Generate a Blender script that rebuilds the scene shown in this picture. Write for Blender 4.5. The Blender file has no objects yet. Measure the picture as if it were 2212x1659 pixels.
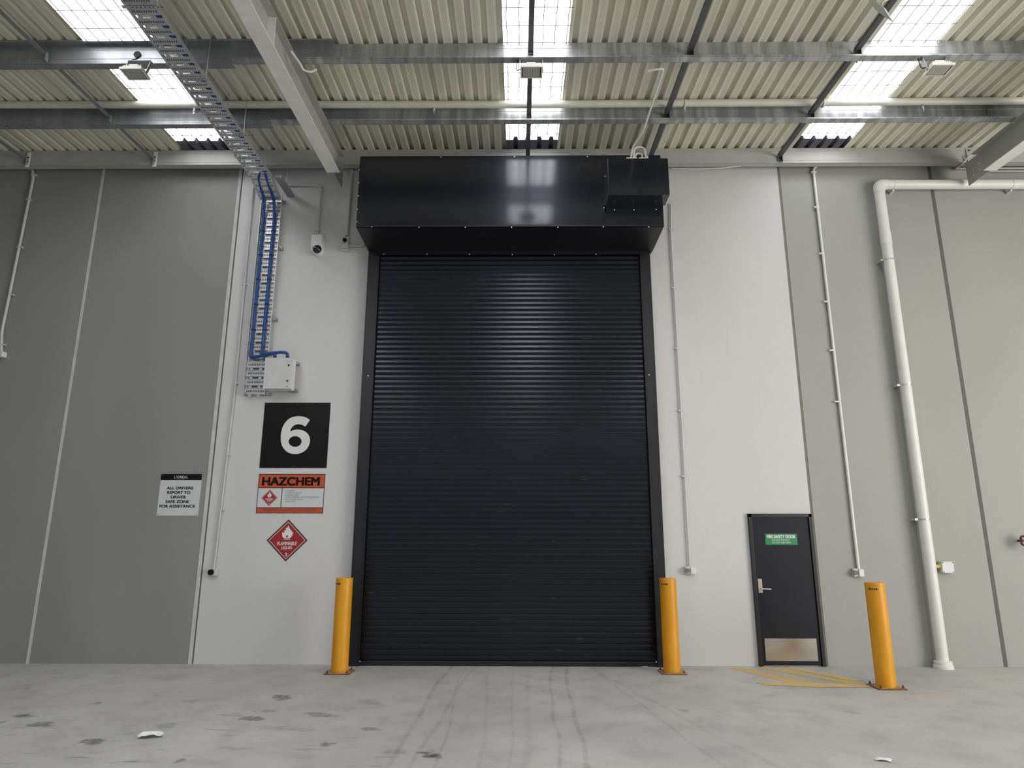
import bpy, math, random
from mathutils import Vector, Matrix, noise
random.seed(7)
C = bpy.context.scene.collection
PI = math.pi

# ------------------------------------------------------------------ camera model (2212 x 1659 frame)
FPX = 1458.75; PIT = math.radians(13.208); YAW = math.radians(-0.546); ROL = math.radians(0.102)
fw = Vector((math.sin(YAW)*math.cos(PIT), math.cos(YAW)*math.cos(PIT), math.sin(PIT)))
rt0 = Vector((math.cos(YAW), -math.sin(YAW), 0)); up0 = rt0.cross(fw)
rt = rt0*math.cos(ROL)+up0*math.sin(ROL); up = -rt0*math.sin(ROL)+up0*math.cos(ROL)
def ray(px, py): return fw + rt*((px-1106)/FPX) + up*((829.5-py)/FPX)
def _s(px, py): q = ray(px, py); return q.z/q.y
DIST = 2.1/(_s(1650, 1110)-_s(1106, 1437)); CAMH = -_s(1106, 1437)*DIST
def W(px, py, Y=0.0):                       # point of a pixel on the vertical plane y = Y
    q = ray(px, py); t = (Y+DIST)/q.y; return Vector((q.x*t, Y, CAMH+q.z*t))
def Zp(px, py, Z=0.0):                      # point of a pixel on the horizontal plane z = Z
    q = ray(px, py); t = (Z-CAMH)/q.z; return Vector((q.x*t, -DIST+q.y*t, Z))
SL = math.tan(math.radians(2.33)); Z0 = W(1106, 322, -.25).z+.25*SL
def RZ(y): return Z0+SL*y                   # roof underside height
Y1, Y2, Y0 = -2.79, -1.43, -4.15            # purlin lines

cam = bpy.data.cameras.new('camera'); co = bpy.data.objects.new('camera', cam); C.objects.link(co)
cam.sensor_width = 36; cam.lens = FPX/2212*36; cam.clip_end = 300
m = Matrix((( rt.x, up.x, -fw.x), (rt.y, up.y, -fw.y), (rt.z, up.z, -fw.z))).to_4x4()
m.translation = (0, -DIST, CAMH); co.matrix_world = m
bpy.context.scene.camera = co

# ------------------------------------------------------------------ materials
class NT:
    def __init__(s, name):
        s.m = bpy.data.materials.new(name); s.m.use_nodes = True
        s.t = s.m.node_tree; s.n = s.t.nodes; s.b = s.n['Principled BSDF']; s.out = s.n['Material Output']
        s.geo = None
    def add(s, kind, **kw):
        n = s.n.new(kind)
        for k, v in kw.items(): setattr(n, k, v)
        return n
    def link(s, a, b): s.t.links.new(a, b)
    def inp(s, sock, v):
        if hasattr(v, 'is_output') or isinstance(v, bpy.types.NodeSocket): s.link(v, sock)
        else: sock.default_value = v
    def M(s, op, a, b=0.0, c=None, clamp=False):
        n = s.add('ShaderNodeMath', operation=op, use_clamp=clamp)
        s.inp(n.inputs[0], a); s.inp(n.inputs[1], b)
        if c is not None: s.inp(n.inputs[2], c)
        return n.outputs[0]
    def pos(s):
        if s.geo is None:
            g = s.add('ShaderNodeNewGeometry'); s.geo = g.outputs['Position']
            x = s.add('ShaderNodeSeparateXYZ'); s.link(s.geo, x.inputs[0]); s.x, s.y, s.z = x.outputs
        return s.geo
    def noise(s, scale=(1, 1, 1), f=1.0, det=4, rough=.55):
        s.pos(); mp = s.add('ShaderNodeMapping'); s.link(s.geo, mp.inputs[0]); mp.inputs['Scale'].default_value = scale
        n = s.add('ShaderNodeTexNoise'); s.link(mp.outputs[0], n.inputs['Vector'])
        n.inputs['Scale'].default_value = f; n.inputs['Detail'].default_value = det; n.inputs['Roughness'].default_value = rough
        return n.outputs[0]
    def ramp(s, v, a, b):                   # smooth 0..1
        n = s.add('ShaderNodeMapRange', interpolation_type='SMOOTHSTEP'); s.inp(n.inputs[0], v)
        s.inp(n.inputs[1], a); s.inp(n.inputs[2], b); return n.outputs[0]
    def mix(s, fac, a, b):
        n = s.add('ShaderNodeMix', data_type='RGBA'); s.inp(n.inputs[0], fac)
        for k, v in ((6, a), (7, b)):
            if isinstance(v, tuple): n.inputs[k].default_value = v if len(v) == 4 else (*v, 1)
            else: s.link(v, n.inputs[k])
        return n.outputs[2]
    def bump(s, h, strength=.2, dist=.01):
        n = s.add('ShaderNodeBump'); s.link(h, n.inputs['Height']); n.inputs['Strength'].default_value = strength
        n.inputs['Distance'].default_value = dist; s.link(n.outputs[0], s.b.inputs['Normal'])
    def set(s, **kw):
        for k, v in kw.items():
            i = s.b.inputs[k.replace('_', ' ')]
            if isinstance(v, tuple) and len(v) == 3: v = (*v, 1)
            s.inp(i, v)
        return s
def dk(c, f): return tuple(x*f for x in c)
def simple(name, c, r=.5, metal=0.0, var=.08, sc=(1, 1, 1), f=6, spec=.5, bump=0):
    t = NT(name); n = t.noise(sc, f)
    t.set(Base_Color=t.mix(t.ramp(n, .3, .7), dk(c, 1-var), dk(c, 1+var)), Roughness=r, Metallic=metal)
    t.b.inputs['Specular IOR Level'].default_value = spec
    if bump: t.bump(n, bump)
    return t.m

def concrete_panel(name, c, var=.05):
    t = NT(name); a = t.noise((1, 1, .35), .8, 5); b = t.noise((1, 1, 1), 14, 6)
    col = t.mix(t.ramp(a, .3, .7), dk(c, 1-var), dk(c, 1+var))
    col = t.mix(t.M('MULTIPLY', t.ramp(b, .4, .8), .12), col, dk(c, .8))
    t.set(Base_Color=col, Roughness=.62); t.bump(b, .08, .004); return t.m
MT = {}
MT['wall_grey_l'] = concrete_panel('dark_grey_painted_panel', (.262, .262, .252))
MT['wall_white'] = concrete_panel('white_painted_panel', (.60, .60, .595), .02)
MT['wall_grey_r'] = concrete_panel('light_grey_painted_panel', (.335, .338, .315), .03)
MT['joint_light'] = simple('light_sealant', (.55, .55, .54), .7)
MT['joint_dark'] = simple('dark_sealant', (.12, .115, .105), .8)
MT['joint_mid'] = simple('beige_sealant', (.2, .18, .15), .8)
MT['paint_white'] = simple('off_white_steel_paint', (.84, .84, .79), .45, var=.04)
MT['paint_grey'] = simple('grey_steel_paint', (.42, .42, .40), .5, var=.04)
MT['pvc'] = simple('white_pvc', (.72, .72, .68), .4, var=.03)
MT['conduit'] = simple('pale_grey_conduit', (.56, .565, .56), .45, var=.03)
MT['cream'] = simple('cream_housing', (.62, .61, .54), .4, var=.04)
MT['black'] = simple('black_plastic', (.006, .006, .008), .6, spec=.2)
MT['black_paint'] = simple('black_powder_coat', (.006, .0065, .010), .14, var=.15, f=3, spec=1.0)
_b = MT['black_paint'].node_tree.nodes['Principled BSDF']; _b.inputs['Roughness'].default_value = .34; _b.inputs['Specular IOR Level'].default_value = .4; _b.inputs['Specular Tint'].default_value = (.6, .7, 1, 1); _b.inputs['Coat Weight'].default_value = 1.0; _b.inputs['Coat Roughness'].default_value = .13; _b.inputs['Coat IOR'].default_value = 1.6
MT['guide'] = simple('black_guide_paint', (.010, .010, .013), .42, var=.15, f=3)
MT['strut'] = simple('shaded_galvanised', (.10, .105, .115), .5, .3, var=.15)  # shade on the roof struts is put into this darker tone
MT['strut_l'] = simple('grey_galvanised_bar', (.30, .31, .33), .5, .4, var=.1)
MT['steel'] = simple('zinc_steel', (.60, .61, .63), .36, .6, var=.12, f=40)
MT['screw'] = simple('bright_screw', (.8, .8, .82), .25, .8)
MT['cable'] = simple('blue_cable_sheath', (.012, .065, .24), .45, var=.2, f=20)
MT['orange'] = simple('sign_orange', (.50, .078, .028), .5, var=.04)
MT['red'] = simple('sign_red', (.32, .018, .020), .5, var=.04)
MT['darkred'] = simple('sign_dark_red', (.10, .014, .016), .5)
MT['sign_black'] = simple('sign_black', (.004, .004, .005), .4, spec=.25)
MT['sign_white'] = simple('sign_white', (.60, .62, .62), .4, var=.03)
MT['ink'] = simple('black_ink', (.006, .005, .005), .7, spec=.2)
MT['ink_red'] = simple('dark_red_ink', (.17, .016, .010), .6)
MT['ink_grey'] = simple('grey_ink', (.16, .16, .16), .6)
MT['green'] = simple('sign_green', (.012, .22, .085), .5)
MT['white'] = simple('white_lettering', (.72, .72, .71), .5, var=.02)
MT['door'] = simple('charcoal_door_paint', (.011, .012, .017), .45, var=.08, f=2, spec=.25)
MT['frame'] = simple('charcoal_frame_paint', (.008, .009, .012), .45)
MT['bronze'] = simple('brushed_nickel', (.55, .47, .42), .35, .7)
MT['glass_black'] = simple('smoked_dome', (.004, .006, .035), .06, spec=.9)
MT['chalk'] = simple('chalk', (.33, .33, .32), .9)
MT['paper'] = simple('white_paper', (.80, .80, .81), .7, var=.03)
MT['lens'] = simple('lamp_lens', (.44, .43, .38), .25, var=.03)
MT['maroon'] = simple('maroon_paint', (.10, .02, .03), .5)
MT['yellowbit'] = simple('yellow_gland', (.62, .50, .12), .5)
MT['chair_grey'] = simple('panel_grey', (.42, .42, .41), .5)
MT['slot'] = simple('slot_shadow', (.03, .032, .035), .7)
MT['endsheet'] = simple('grey_end_sheet', (.10, .10, .125), .6)

def brushed():
    t = NT('stainless_kick_plate'); n = t.noise((1, 1, 60), 3, 3)
    t.set(Base_Color=t.mix(t.ramp(n, .3, .7), (.55, .52, .46), (.66, .63, .57)), Metallic=1.0, Roughness=.22)
    return t.m
MT['kick'] = brushed()

def galv():
    t = NT('galvanised_purlin'); t.pos()
    st = t.noise((7, 1, .25), 1.6, 3); sp = t.noise((1, 1, 1), 55, 3)
    c = t.mix(t.ramp(st, .38, .68), (.31, .325, .33), (.54, .555, .56))
    c = t.mix(t.M('MULTIPLY', t.ramp(sp, .35, .7), .25), c, (.5, .51, .53))
    t.set(Base_Color=c, Metallic=.45, Roughness=.40); return t.m
MT['galv'] = galv()
def galv2():
    t = NT('dull_galvanised'); sp = t.noise((1, 1, 1), 30, 3); st = t.noise((3, 1, .3), 2, 3)
    c = t.mix(t.ramp(st, .3, .7), (.26, .27, .28), (.36, .37, .385))
    c = t.mix(t.M('MULTIPLY', t.ramp(sp, .35, .7), .25), c, (.45, .46, .48))
    t.set(Base_Color=c, Metallic=.5, Roughness=.42); return t.m
MT['galv2'] = galv2()

def roofsheet():
    t = NT('cream_roof_sheet'); t.pos()
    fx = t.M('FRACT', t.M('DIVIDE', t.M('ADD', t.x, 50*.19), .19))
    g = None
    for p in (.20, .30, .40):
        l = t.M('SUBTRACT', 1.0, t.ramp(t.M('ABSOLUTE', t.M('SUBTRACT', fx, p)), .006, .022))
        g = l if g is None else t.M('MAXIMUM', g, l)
    n = t.noise((1, .25, 1), 2.2, 5); d = t.noise((9, .6, 1), 1.2, 4)
    c = t.mix(t.ramp(n, .3, .7), (.70, .685, .565), (.82, .805, .665))
    c = t.mix(t.M('MULTIPLY', t.ramp(d, .52, .75), .45), c, (.36, .34, .27))
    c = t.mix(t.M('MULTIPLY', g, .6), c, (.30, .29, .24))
    t.set(Base_Color=c, Roughness=.55); return t.m
MT['roof'] = roofsheet()

def skylight():
    t = NT('translucent_skylight'); t.pos()
    fx = t.M('FRACT', t.M('DIVIDE', t.M('ADD', t.x, 50*.19), .19))
    rib = t.M('MULTIPLY', t.ramp(fx, .60, .66), t.M('SUBTRACT', 1.0, t.ramp(fx, .86, .92)))
    n = t.noise((6, .7, 1), 1.5, 3)
    c = t.mix(rib, (1.0, 1.0, 1.0), (.80, .80, .88))
    c = t.mix(t.M('MULTIPLY', t.ramp(n, .4, .7), .3), c, (.88, .88, .95))
    t.set(Base_Color=(.7, .7, .72), Roughness=.4, Emission_Color=c); t.b.inputs['Emission Strength'].default_value = SKY
    return t.m
SKY = 3.5
MT['skylight'] = skylight()

def curtain():
    t = NT('black_shutter_slats'); t.pos()
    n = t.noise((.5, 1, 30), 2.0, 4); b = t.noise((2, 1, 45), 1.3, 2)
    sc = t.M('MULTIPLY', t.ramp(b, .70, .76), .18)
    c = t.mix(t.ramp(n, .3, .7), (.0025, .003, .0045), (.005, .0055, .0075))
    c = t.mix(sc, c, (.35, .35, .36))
    t.set(Base_Color=c, Roughness=.23); t.b.inputs['Specular IOR Level'].default_value = .62; t.b.inputs['Specular Tint'].default_value = (.78, .84, 1, 1); return t.m
MT['curtain'] = curtain()

def yellow():
    t = NT('safety_yellow'); n = t.noise((3, 3, 1), 2, 4); d = t.noise((1, 1, 1), 30, 3)
    c = t.mix(t.ramp(n, .3, .7), (.64, .275, .006), (.74, .34, .010))
    low = t.M('SUBTRACT', 1.0, t.ramp(t.z, .0, .05))
    c = t.mix(t.M('MULTIPLY', low, t.M('MULTIPLY', t.ramp(d, .35, .6), .5)), c, (.30, .15, .06))
    t.set(Base_Color=c, Roughness=.38); return t.m
MT['yellow'] = yellow()
MT['yellow_plate'] = simple('rusty_yellow_plate', (.42, .24, .08), .6, var=.45, f=25)
MT['plate_edge'] = simple('rusty_plate_edge', (.12, .07, .05), .8, var=.3, f=25)

def marking():
    t = NT('worn_yellow_line_paint'); n = t.noise((1, 1, 1), 9, 5); n2 = t.noise((1, 1, 1), 2, 2)
    c = t.mix(t.ramp(n, .35, .62), (.74, .48, .12), (.56, .47, .27))
    t.set(Base_Color=c, Roughness=.7); return t.m
MT['marking'] = marking()

def floor_mat():
    t = NT('worn_concrete_floor'); t.pos()
    a = t.noise((1, 1, 1), .45, 5); b = t.noise((1, 1, 1), 2.6, 6, .65); g = t.noise((1, 1, 1), 60, 4)
    w = t.noise((1, 1, 1), 5.0, 4); w2 = t.noise((1, 2, 1), 6.5, 4)
    c = t.mix(t.ramp(a, .32, .68), (.435, .43, .42), (.54, .537, .52))
    c = t.mix(t.M('MULTIPLY', t.ramp(b, .44, .70), .36), c, (.26, .255, .25))
    c = t.mix(t.M('MULTIPLY', t.ramp(g, .5, .75), .18), c, (.22, .22, .21))
    dark = None
    xs = t.M('ADD', t.x, t.M('MULTIPLY', t.M('SUBTRACT', w, .5), .34)); ys = t.M('ADD', t.y, t.M('MULTIPLY', t.M('SUBTRACT', w2, .5), .26))
    wf = t.noise((1, 1, 1), 16, 3); fing = t.ramp(wf, .32, .62)
    for px, py, rx, ry, s in STAINS:
        p = Zp(px, py); q = Zp(px+rx, py); v = Zp(px, py+ry); ex = max(q.x-p.x, .02); ey = max(p.y-v.y, .02)
        dx = t.M('DIVIDE', t.M('SUBTRACT', xs, p.x), ex); dy = t.M('DIVIDE', t.M('SUBTRACT', ys, p.y), ey)
        dy = t.M('ADD', dy, t.M('MULTIPLY', dx, .45))
        r2 = t.M('ADD', t.M('MULTIPLY', dx, dx), t.M('MULTIPLY', dy, dy))
        k = t.M('MULTIPLY', t.M('SUBTRACT', 1.0, t.ramp(r2, .15, 1.25)), s)
        dark = k if dark is None else t.M('MAXIMUM', dark, k)
    dark = t.M('MULTIPLY', dark, t.M('ADD', .35, t.M('MULTIPLY', fing, .65)))
    c = t.mix(dark, c, (.055, .055, .058))
    # smeared tyre prints, lower left
    sm = t.noise((1.0, 4.0, 1), 2.4, 4); reg = t.M('MULTIPLY', t.M('SUBTRACT', 1.0, t.ramp(t.x, -1.6, -.2)), t.M('SUBTRACT', 1.0, t.ramp(t.y, -4.2, -2.2)))
    c = t.mix(t.M('MULTIPLY', t.M('MULTIPLY', t.ramp(sm, .56, .74), reg), .62), c, (.15, .15, .155))
    # long thin wheel tracks running out of the big door
    tr = None
    wob = t.M('MULTIPLY', t.M('SUBTRACT', t.noise((1, 1, 1), .35, 2), .5), .30)
    for (ax, ay), (bx, by), wd, s in TRACKS:
        p = Zp(ax, ay); q = Zp(bx, by); sl = (q.x-p.x)/(q.y-p.y)
        d = t.M('ABSOLUTE', t.M('SUBTRACT', t.M('ADD', t.x, wob), t.M('ADD', p.x, t.M('MULTIPLY', t.M('SUBTRACT', t.y, p.y), sl))))
        k = t.M('MULTIPLY', t.M('SUBTRACT', 1.0, t.ramp(d, wd*.3, wd)), s)
        tr = k if tr is None else t.M('MAXIMUM', tr, k)
    tr = t.M('MULTIPLY', tr, t.M('ADD', .25, t.M('MULTIPLY', t.ramp(b, .35, .6), .45)))
    c = t.mix(tr, c, (.17, .17, .165))
    # daylight from the right, put into the floor colour as a pale sweep
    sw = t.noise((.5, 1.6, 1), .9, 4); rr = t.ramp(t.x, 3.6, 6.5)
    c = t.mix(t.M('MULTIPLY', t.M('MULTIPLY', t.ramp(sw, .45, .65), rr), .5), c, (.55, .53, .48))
    t.set(Base_Color=c, Roughness=.62); t.bump(g, .12, .003); return t.m
STAINS = [(607, 1507, 26, 7, .85), (545, 1552, 30, 5, .8), (692, 1544, 42, 6, .6), (930, 1630, 26, 8, 1.0), (708, 1608, 24, 7, .75),
 (52, 1546, 24, 5, .85), (90, 1565, 32, 7, .7), (200, 1602, 34, 7, .75), (397, 1641, 16, 4, .7), (208, 1520, 15, 3, .6),
 (800, 1516, 34, 8, .4), (792, 1575, 28, 5, .5), (360, 1568, 24, 9, .4), (585, 1536, 30, 3, .45), (55, 1487, 14, 3, .45), (340, 1502, 16, 2, .4),
 (855, 1625, 22, 6, .35), (420, 1515, 36, 3, .35), (500, 1545, 34, 4, .3), (500, 1617, 40, 5, .3), (8, 1560, 10, 4, .7), (640, 1575, 50, 4, .3),
 (1480, 1535, 10, 3, .4), (1660, 1548, 40, 8, .12), (1430, 1473, 30, 4, .25), (1845, 1540, 16, 4, .3)]
TRACKS = [((975, 1440), (820, 1659), .035, .5), ((1025, 1445), (880, 1640), .03, .45), ((1005, 1445), (930, 1650), .02, .4), ((1060, 1445), (1030, 1650), .03, .25),
 ((1195, 1440), (1205, 1655), .025, .45), ((1225, 1440), (1265, 1655), .035, .5), ((1290, 1450), (1560, 1655), .03, .3), ((1330, 1470), (1640, 1640), .05, .25),
 ((1150, 1440), (1130, 1655), .05, .2), ((1115, 1440), (1095, 1655), .02, .3), ((1380, 1475), (1720, 1600), .03, .15)]
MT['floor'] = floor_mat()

# ------------------------------------------------------------------ mesh builder
BASE = {}
class MB:
    def __init__(s): s.v = []; s.f = []; s.sm = []; s.mi = []
    def face(s, idx, smooth=False, mi=0): s.f.append(tuple(idx)); s.sm.append(smooth); s.mi.append(mi)
    def add(s, vs): n = len(s.v); s.v += [Vector(v) for v in vs]; return n
    def poly(s, pts, mi=0): n = s.add(pts); s.face(range(n, n+len(pts)), mi=mi); return s
    def box(s, x0, x1, y0, y1, z0, z1, mi=0):
        if x0 > x1: x0, x1 = x1, x0
        if y0 > y1: y0, y1 = y1, y0
        if z0 > z1: z0, z1 = z1, z0
        n = s.add([(x0, y0, z0), (x1, y0, z0), (x1, y1, z0), (x0, y1, z0), (x0, y0, z1), (x1, y0, z1), (x1, y1, z1), (x0, y1, z1)])
        for q in ((0, 3, 2, 1), (4, 5, 6, 7), (0, 1, 5, 4), (1, 2, 6, 5), (2, 3, 7, 6), (3, 0, 4, 7)): s.face([n+i for i in q], mi=mi)
        return s
    def obox(s, c, ax, ay, az, mi=0):       # oriented box: centre and half-axis vectors
        n = s.add([c+ax*i+ay*j+az*k for k in (-1, 1) for j in (-1, 1) for i in (-1, 1)])
        for q in ((0, 2, 3, 1), (4, 5, 7, 6), (0, 1, 5, 4), (1, 3, 7, 5), (3, 2, 6, 7), (2, 0, 4, 6)): s.face([n+i for i in q], mi=mi)
        return s
    def prism(s, pts, vec, mi=0, smooth=False):           # polygon extruded along vec
        k = len(pts); vec = Vector(vec); n = s.add(pts); s.add([Vector(p)+vec for p in pts])
        s.face([n+i for i in range(k)], mi=mi); s.face([n+k+i for i in reversed(range(k))], mi=mi)
        for i in range(k): j = (i+1) % k; s.face([n+i, n+k+i, n+k+j, n+j], smooth, mi)
        return s
    def tube(s, path, r, seg=12, cap=True, mi=0):
        P = [Vector(p) for p in path]; k = len(P); t0 = (P[1]-P[0]).normalized()
        a = Vector((0, 0, 1)) if abs(t0.z) < .9 else Vector((1, 0, 0)); u = t0.cross(a).normalized(); n0 = len(s.v)
        for i in range(k):
            t = (P[min(i+1, k-1)]-P[max(i-1, 0)]).normalized()
            u = (u-t*u.dot(t)).normalized(); w = t.cross(u)
            rr = r[i] if isinstance(r, (list, tuple)) else r
            if 0 < i < k-1:
                cs = (P[i]-P[i-1]).normalized().dot((P[i+1]-P[i]).normalized())
            s.add([P[i]+(u*math.cos(2*PI*j/seg)+w*math.sin(2*PI*j/seg))*rr for j in range(seg)])
        for i in range(k-1):
            for j in range(seg):
                q = (j+1) % seg; s.face([n0+i*seg+j, n0+i*seg+q, n0+(i+1)*seg+q, n0+(i+1)*seg+j], True, mi)
        if cap:
            s.face([n0+j for j in reversed(range(seg))], mi=mi); s.face([n0+(k-1)*seg+j for j in range(seg)], mi=mi)
        return s
    def cyl(s, a, b, r, seg=20, mi=0): return s.tube([a, b], r, seg, True, mi)
    def lathe(s, c, prof, seg=28, mi=0):    # prof: list of (r, z) about vertical axis through c
        n = len(s.v); c = Vector(c)
        for r, z in prof: s.add([c+Vector((r*math.cos(2*PI*j/seg), r*math.sin(2*PI*j/seg), z)) for j in range(seg)])
        for i in range(len(prof)-1):
            for j in range(seg):
                q = (j+1) % seg; s.face([n+i*seg+j, n+i*seg+q, n+(i+1)*seg+q, n+(i+1)*seg+j], True, mi)
        s.face([n+j for j in reversed(range(seg))], mi=mi); s.face([n+(len(prof)-1)*seg+j for j in range(seg)], mi=mi)
        return s
    def shear(s, k):
        for v in s.v: v.z += k*v.y
        return s
    def build(s, name, mat, parent=None, loc=None, bevel=0):
        b = BASE.get(parent.name) if parent else Vector(loc) if loc is not None else Vector((0, 0, 0))
        me = bpy.data.meshes.new(name); me.from_pydata([v-b for v in s.v], [], s.f)
        me.polygons.foreach_set('use_smooth', s.sm); me.polygons.foreach_set('material_index', s.mi)
        for mm in (mat if isinstance(mat, list) else [mat]): me.materials.append(MT[mm])
        me.update(); o = bpy.data.objects.new(name, me); C.objects.link(o)
        if parent: o.parent = parent
        else: o.location = b
        BASE[o.name] = b
        if any(s.sm):
            import bmesh
            bm = bmesh.new(); bm.from_mesh(me)
            for e in bm.edges:
                if len(e.link_faces) == 2 and e.calc_face_angle(0) > .6: e.smooth = False
            bm.to_mesh(me); bm.free()
        if bevel:
            md = o.modifiers.new('bevel', 'BEVEL'); md.width = bevel; md.segments = 2; md.limit_method = 'ANGLE'; md.angle_limit = .7
        return o
def tag(o, label, cat, group=None, kind=None):
    o['label'] = label; o['category'] = cat
    if group: o['group'] = group
    if kind: o['kind'] = kind
    return o
def thing(name, label, cat, loc, group=None, kind=None):
    o = bpy.data.objects.new(name, None); C.objects.link(o); o.location = loc; o.empty_display_size = .1
    BASE[o.name] = Vector(loc); return tag(o, label, cat, group, kind)
def dup(root, loc, label=None):
    r = root.copy(); C.objects.link(r); r.location = loc
    if label: r['label'] = label
    for ch in list(root.children):
        c = ch.copy(); C.objects.link(c); c.parent = r
        for g in ch.children:
            e = g.copy(); C.objects.link(e); e.parent = c
    return r
def fillet(path, rad, n=6):
    P = [Vector(p) for p in path]; out = [P[0]]
    for i in range(1, len(P)-1):
        a = P[i-1]-P[i]; b = P[i+1]-P[i]; d = min(rad, a.length*.45, b.length*.45)
        s, e = P[i]+a.normalized()*d, P[i]+b.normalized()*d
        for k in range(n+1):
            t = k/n; out.append(s*(1-t)**2+P[i]*2*t*(1-t)+e*t*t)
    return out+[P[-1]]
def text(name, string, x0, x1, z0, z1, Y, mat, parent, bold=0.0, shear=0.0, thick=.0006, rot=False, keep=False):
    cu = bpy.data.curves.new('t', 'FONT'); cu.body = string; cu.size = 1; cu.shear = shear; cu.resolution_u = 6
    ob = bpy.data.objects.new('t', cu); C.objects.link(ob)
    dg = bpy.context.evaluated_depsgraph_get(); dg.update(); me = ob.evaluated_get(dg).to_mesh()
    vs = [v.co.copy() for v in me.vertices]; fs = [tuple(p.vertices) for p in me.polygons]
    ob.evaluated_get(dg).to_mesh_clear(); bpy.data.objects.remove(ob); bpy.data.curves.remove(cu)
    ax, bx = min(v.x for v in vs), max(v.x for v in vs); ay, by = min(v.y for v in vs), max(v.y for v in vs)
    mb = MB(); pts = []
    for v in vs:
        u = (v.x-ax)/(bx-ax); w = (v.y-ay)/(by-ay)
        if rot: u, w = 1-u, 1-w
        pts.append((x0+u*(x1-x0), Y, z0+w*(z1-z0)))
    e_ = bold*(z1-z0)*1.25
    for q_, (sx_, sz_) in enumerate(((-1, -.7), (1, -.7), (-1, .7), (1, .7)) if bold else ((0, 0),)):
        n = mb.add([(p[0]+sx_*e_, p[1]-.0004*q_, p[2]+sz_*e_) for p in pts])
        for f in fs: mb.face([n+i for i in f])
    return mb.build(name, mat, parent)
def ptext(name, string, px0, px1, ptop, pbot, Y, mat, parent, **kw):   # lettering fitted to where it stands on the wall
    mid = (ptop+pbot)/2; a = W(px0, mid, Y); b = W(px1, mid, Y); t = W((px0+px1)/2, ptop, Y); u = W((px0+px1)/2, pbot, Y)
    return text(name, string, a.x, b.x, u.z, t.z, Y, mat, parent, **kw)
def wpoly(pts, Y): return [W(a, b, Y) for a, b in pts]
def rect(x0, x1, z0, z1, Y, mb): return mb.poly([(x0, Y, z0), (x1, Y, z0), (x1, Y, z1), (x0, Y, z1)])
def struct(o, label, cat): return tag(o, label, cat, None, 'structure')

# ------------------------------------------------------------------ setting
XL, XR, YB = -13.0, 13.0, -19.0
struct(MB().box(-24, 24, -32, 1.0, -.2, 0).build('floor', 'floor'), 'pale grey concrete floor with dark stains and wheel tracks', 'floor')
XJ1, XE, XJ2, XJ3 = -6.96, -4.60, 4.325, 6.82
struct(MB().box(XL, XE-.02, 0, .18, 0, 7.95).build('wall_left', 'wall_grey_l'), 'dark grey concrete panel wall on the left', 'wall')
struct(MB().box(XE, XJ2-.02, 0, .18, 0, 7.95).build('wall_center', 'wall_white'), 'white painted wall behind the black roller shutter', 'wall')
struct(MB().box(XJ2+.02, XR, 0, .18, 0, 7.95).build('wall_right', 'wall_grey_r'), 'light grey concrete panel wall on the right', 'wall')
struct(MB().box(XJ1-.022, XJ1+.022, -.004, .02, 0, 7.94).build('trim_1', 'joint_light'), 'pale sealed joint in the dark grey wall, at far left', 'wall joint')
struct(MB().box(XE-.075, XE-.022, -.005, .02, 0, 7.94).build('trim_2', 'joint_light'), 'pale strip where dark grey wall meets white wall', 'wall joint')
struct(MB().box(XE-.022, XE+.002, .006, .16, 0, 7.94).build('trim_3', 'joint_dark'), 'dark narrow gap along the left edge of the white wall', 'wall joint')
struct(MB().box(XJ2-.022, XJ2+.022, .004, .16, 0, 7.94).build('trim_4', 'joint_mid'), 'brown joint between white wall and right grey wall', 'wall joint')
struct(MB().box(XJ3-.028, XJ3+.028, -.003, .02, 0, 7.94).build('trim_5', 'joint_dark'), 'dark joint in the right grey wall beyond the downpipe', 'wall joint')

PITCH = .19
PROF = [(0, 0), (.106, 0), (.124, .058), (.178, .058), (.19, 0)]
STRIPS = [(-29, 4.5), (-1, 4.4), (24, 4.4)]            # first pitch index, width in pitches
def strip_range(i):
    return [(-5.51+.0, -4.61), (-.19, .635), (4.495, 5.32)][i]
def sheet(x0, x1, ya, yb, dz=0.0, mb=None, yn=1):
    mb = mb or MB(); k0 = math.floor(x0/PITCH)-1; xs = []
    k = k0
    while k*PITCH < x1+PITCH:
        for a, b in PROF[:-1]: xs.append((k*PITCH+a, b))
        k += 1
    pts = []
    for i in range(len(xs)-1):
        (a, za), (b, zb) = xs[i], xs[i+1]
        if b <= x0 or a >= x1: continue
        if a < x0: za += (zb-za)*(x0-a)/(b-a); a = x0
        if b > x1: zb = za+(zb-za)*(x1-a)/(b-a); b = x1
        if not pts: pts.append((a, za))
        pts.append((b, zb))
    n = mb.add([(x, ya, RZ(ya)+z+dz) for x, z in pts]+[(x, yb, RZ(yb)+z+dz) for x, z in pts]); k = len(pts)
    for i in range(k-1): mb.face([n+i, n+i+1, n+k+i+1, n+k+i])
    return mb
YS = -.50
mb = MB(); xs = [XL]
for i in range(3): a, b = strip_range(i); sheet(xs[-1], a, YB, .2, mb=mb); xs.append(b)
sheet(xs[-1], XR, YB, .2, mb=mb)
struct(mb.build('ceiling', 'roof'), 'cream corrugated metal roof sheeting', 'ceiling')
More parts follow.
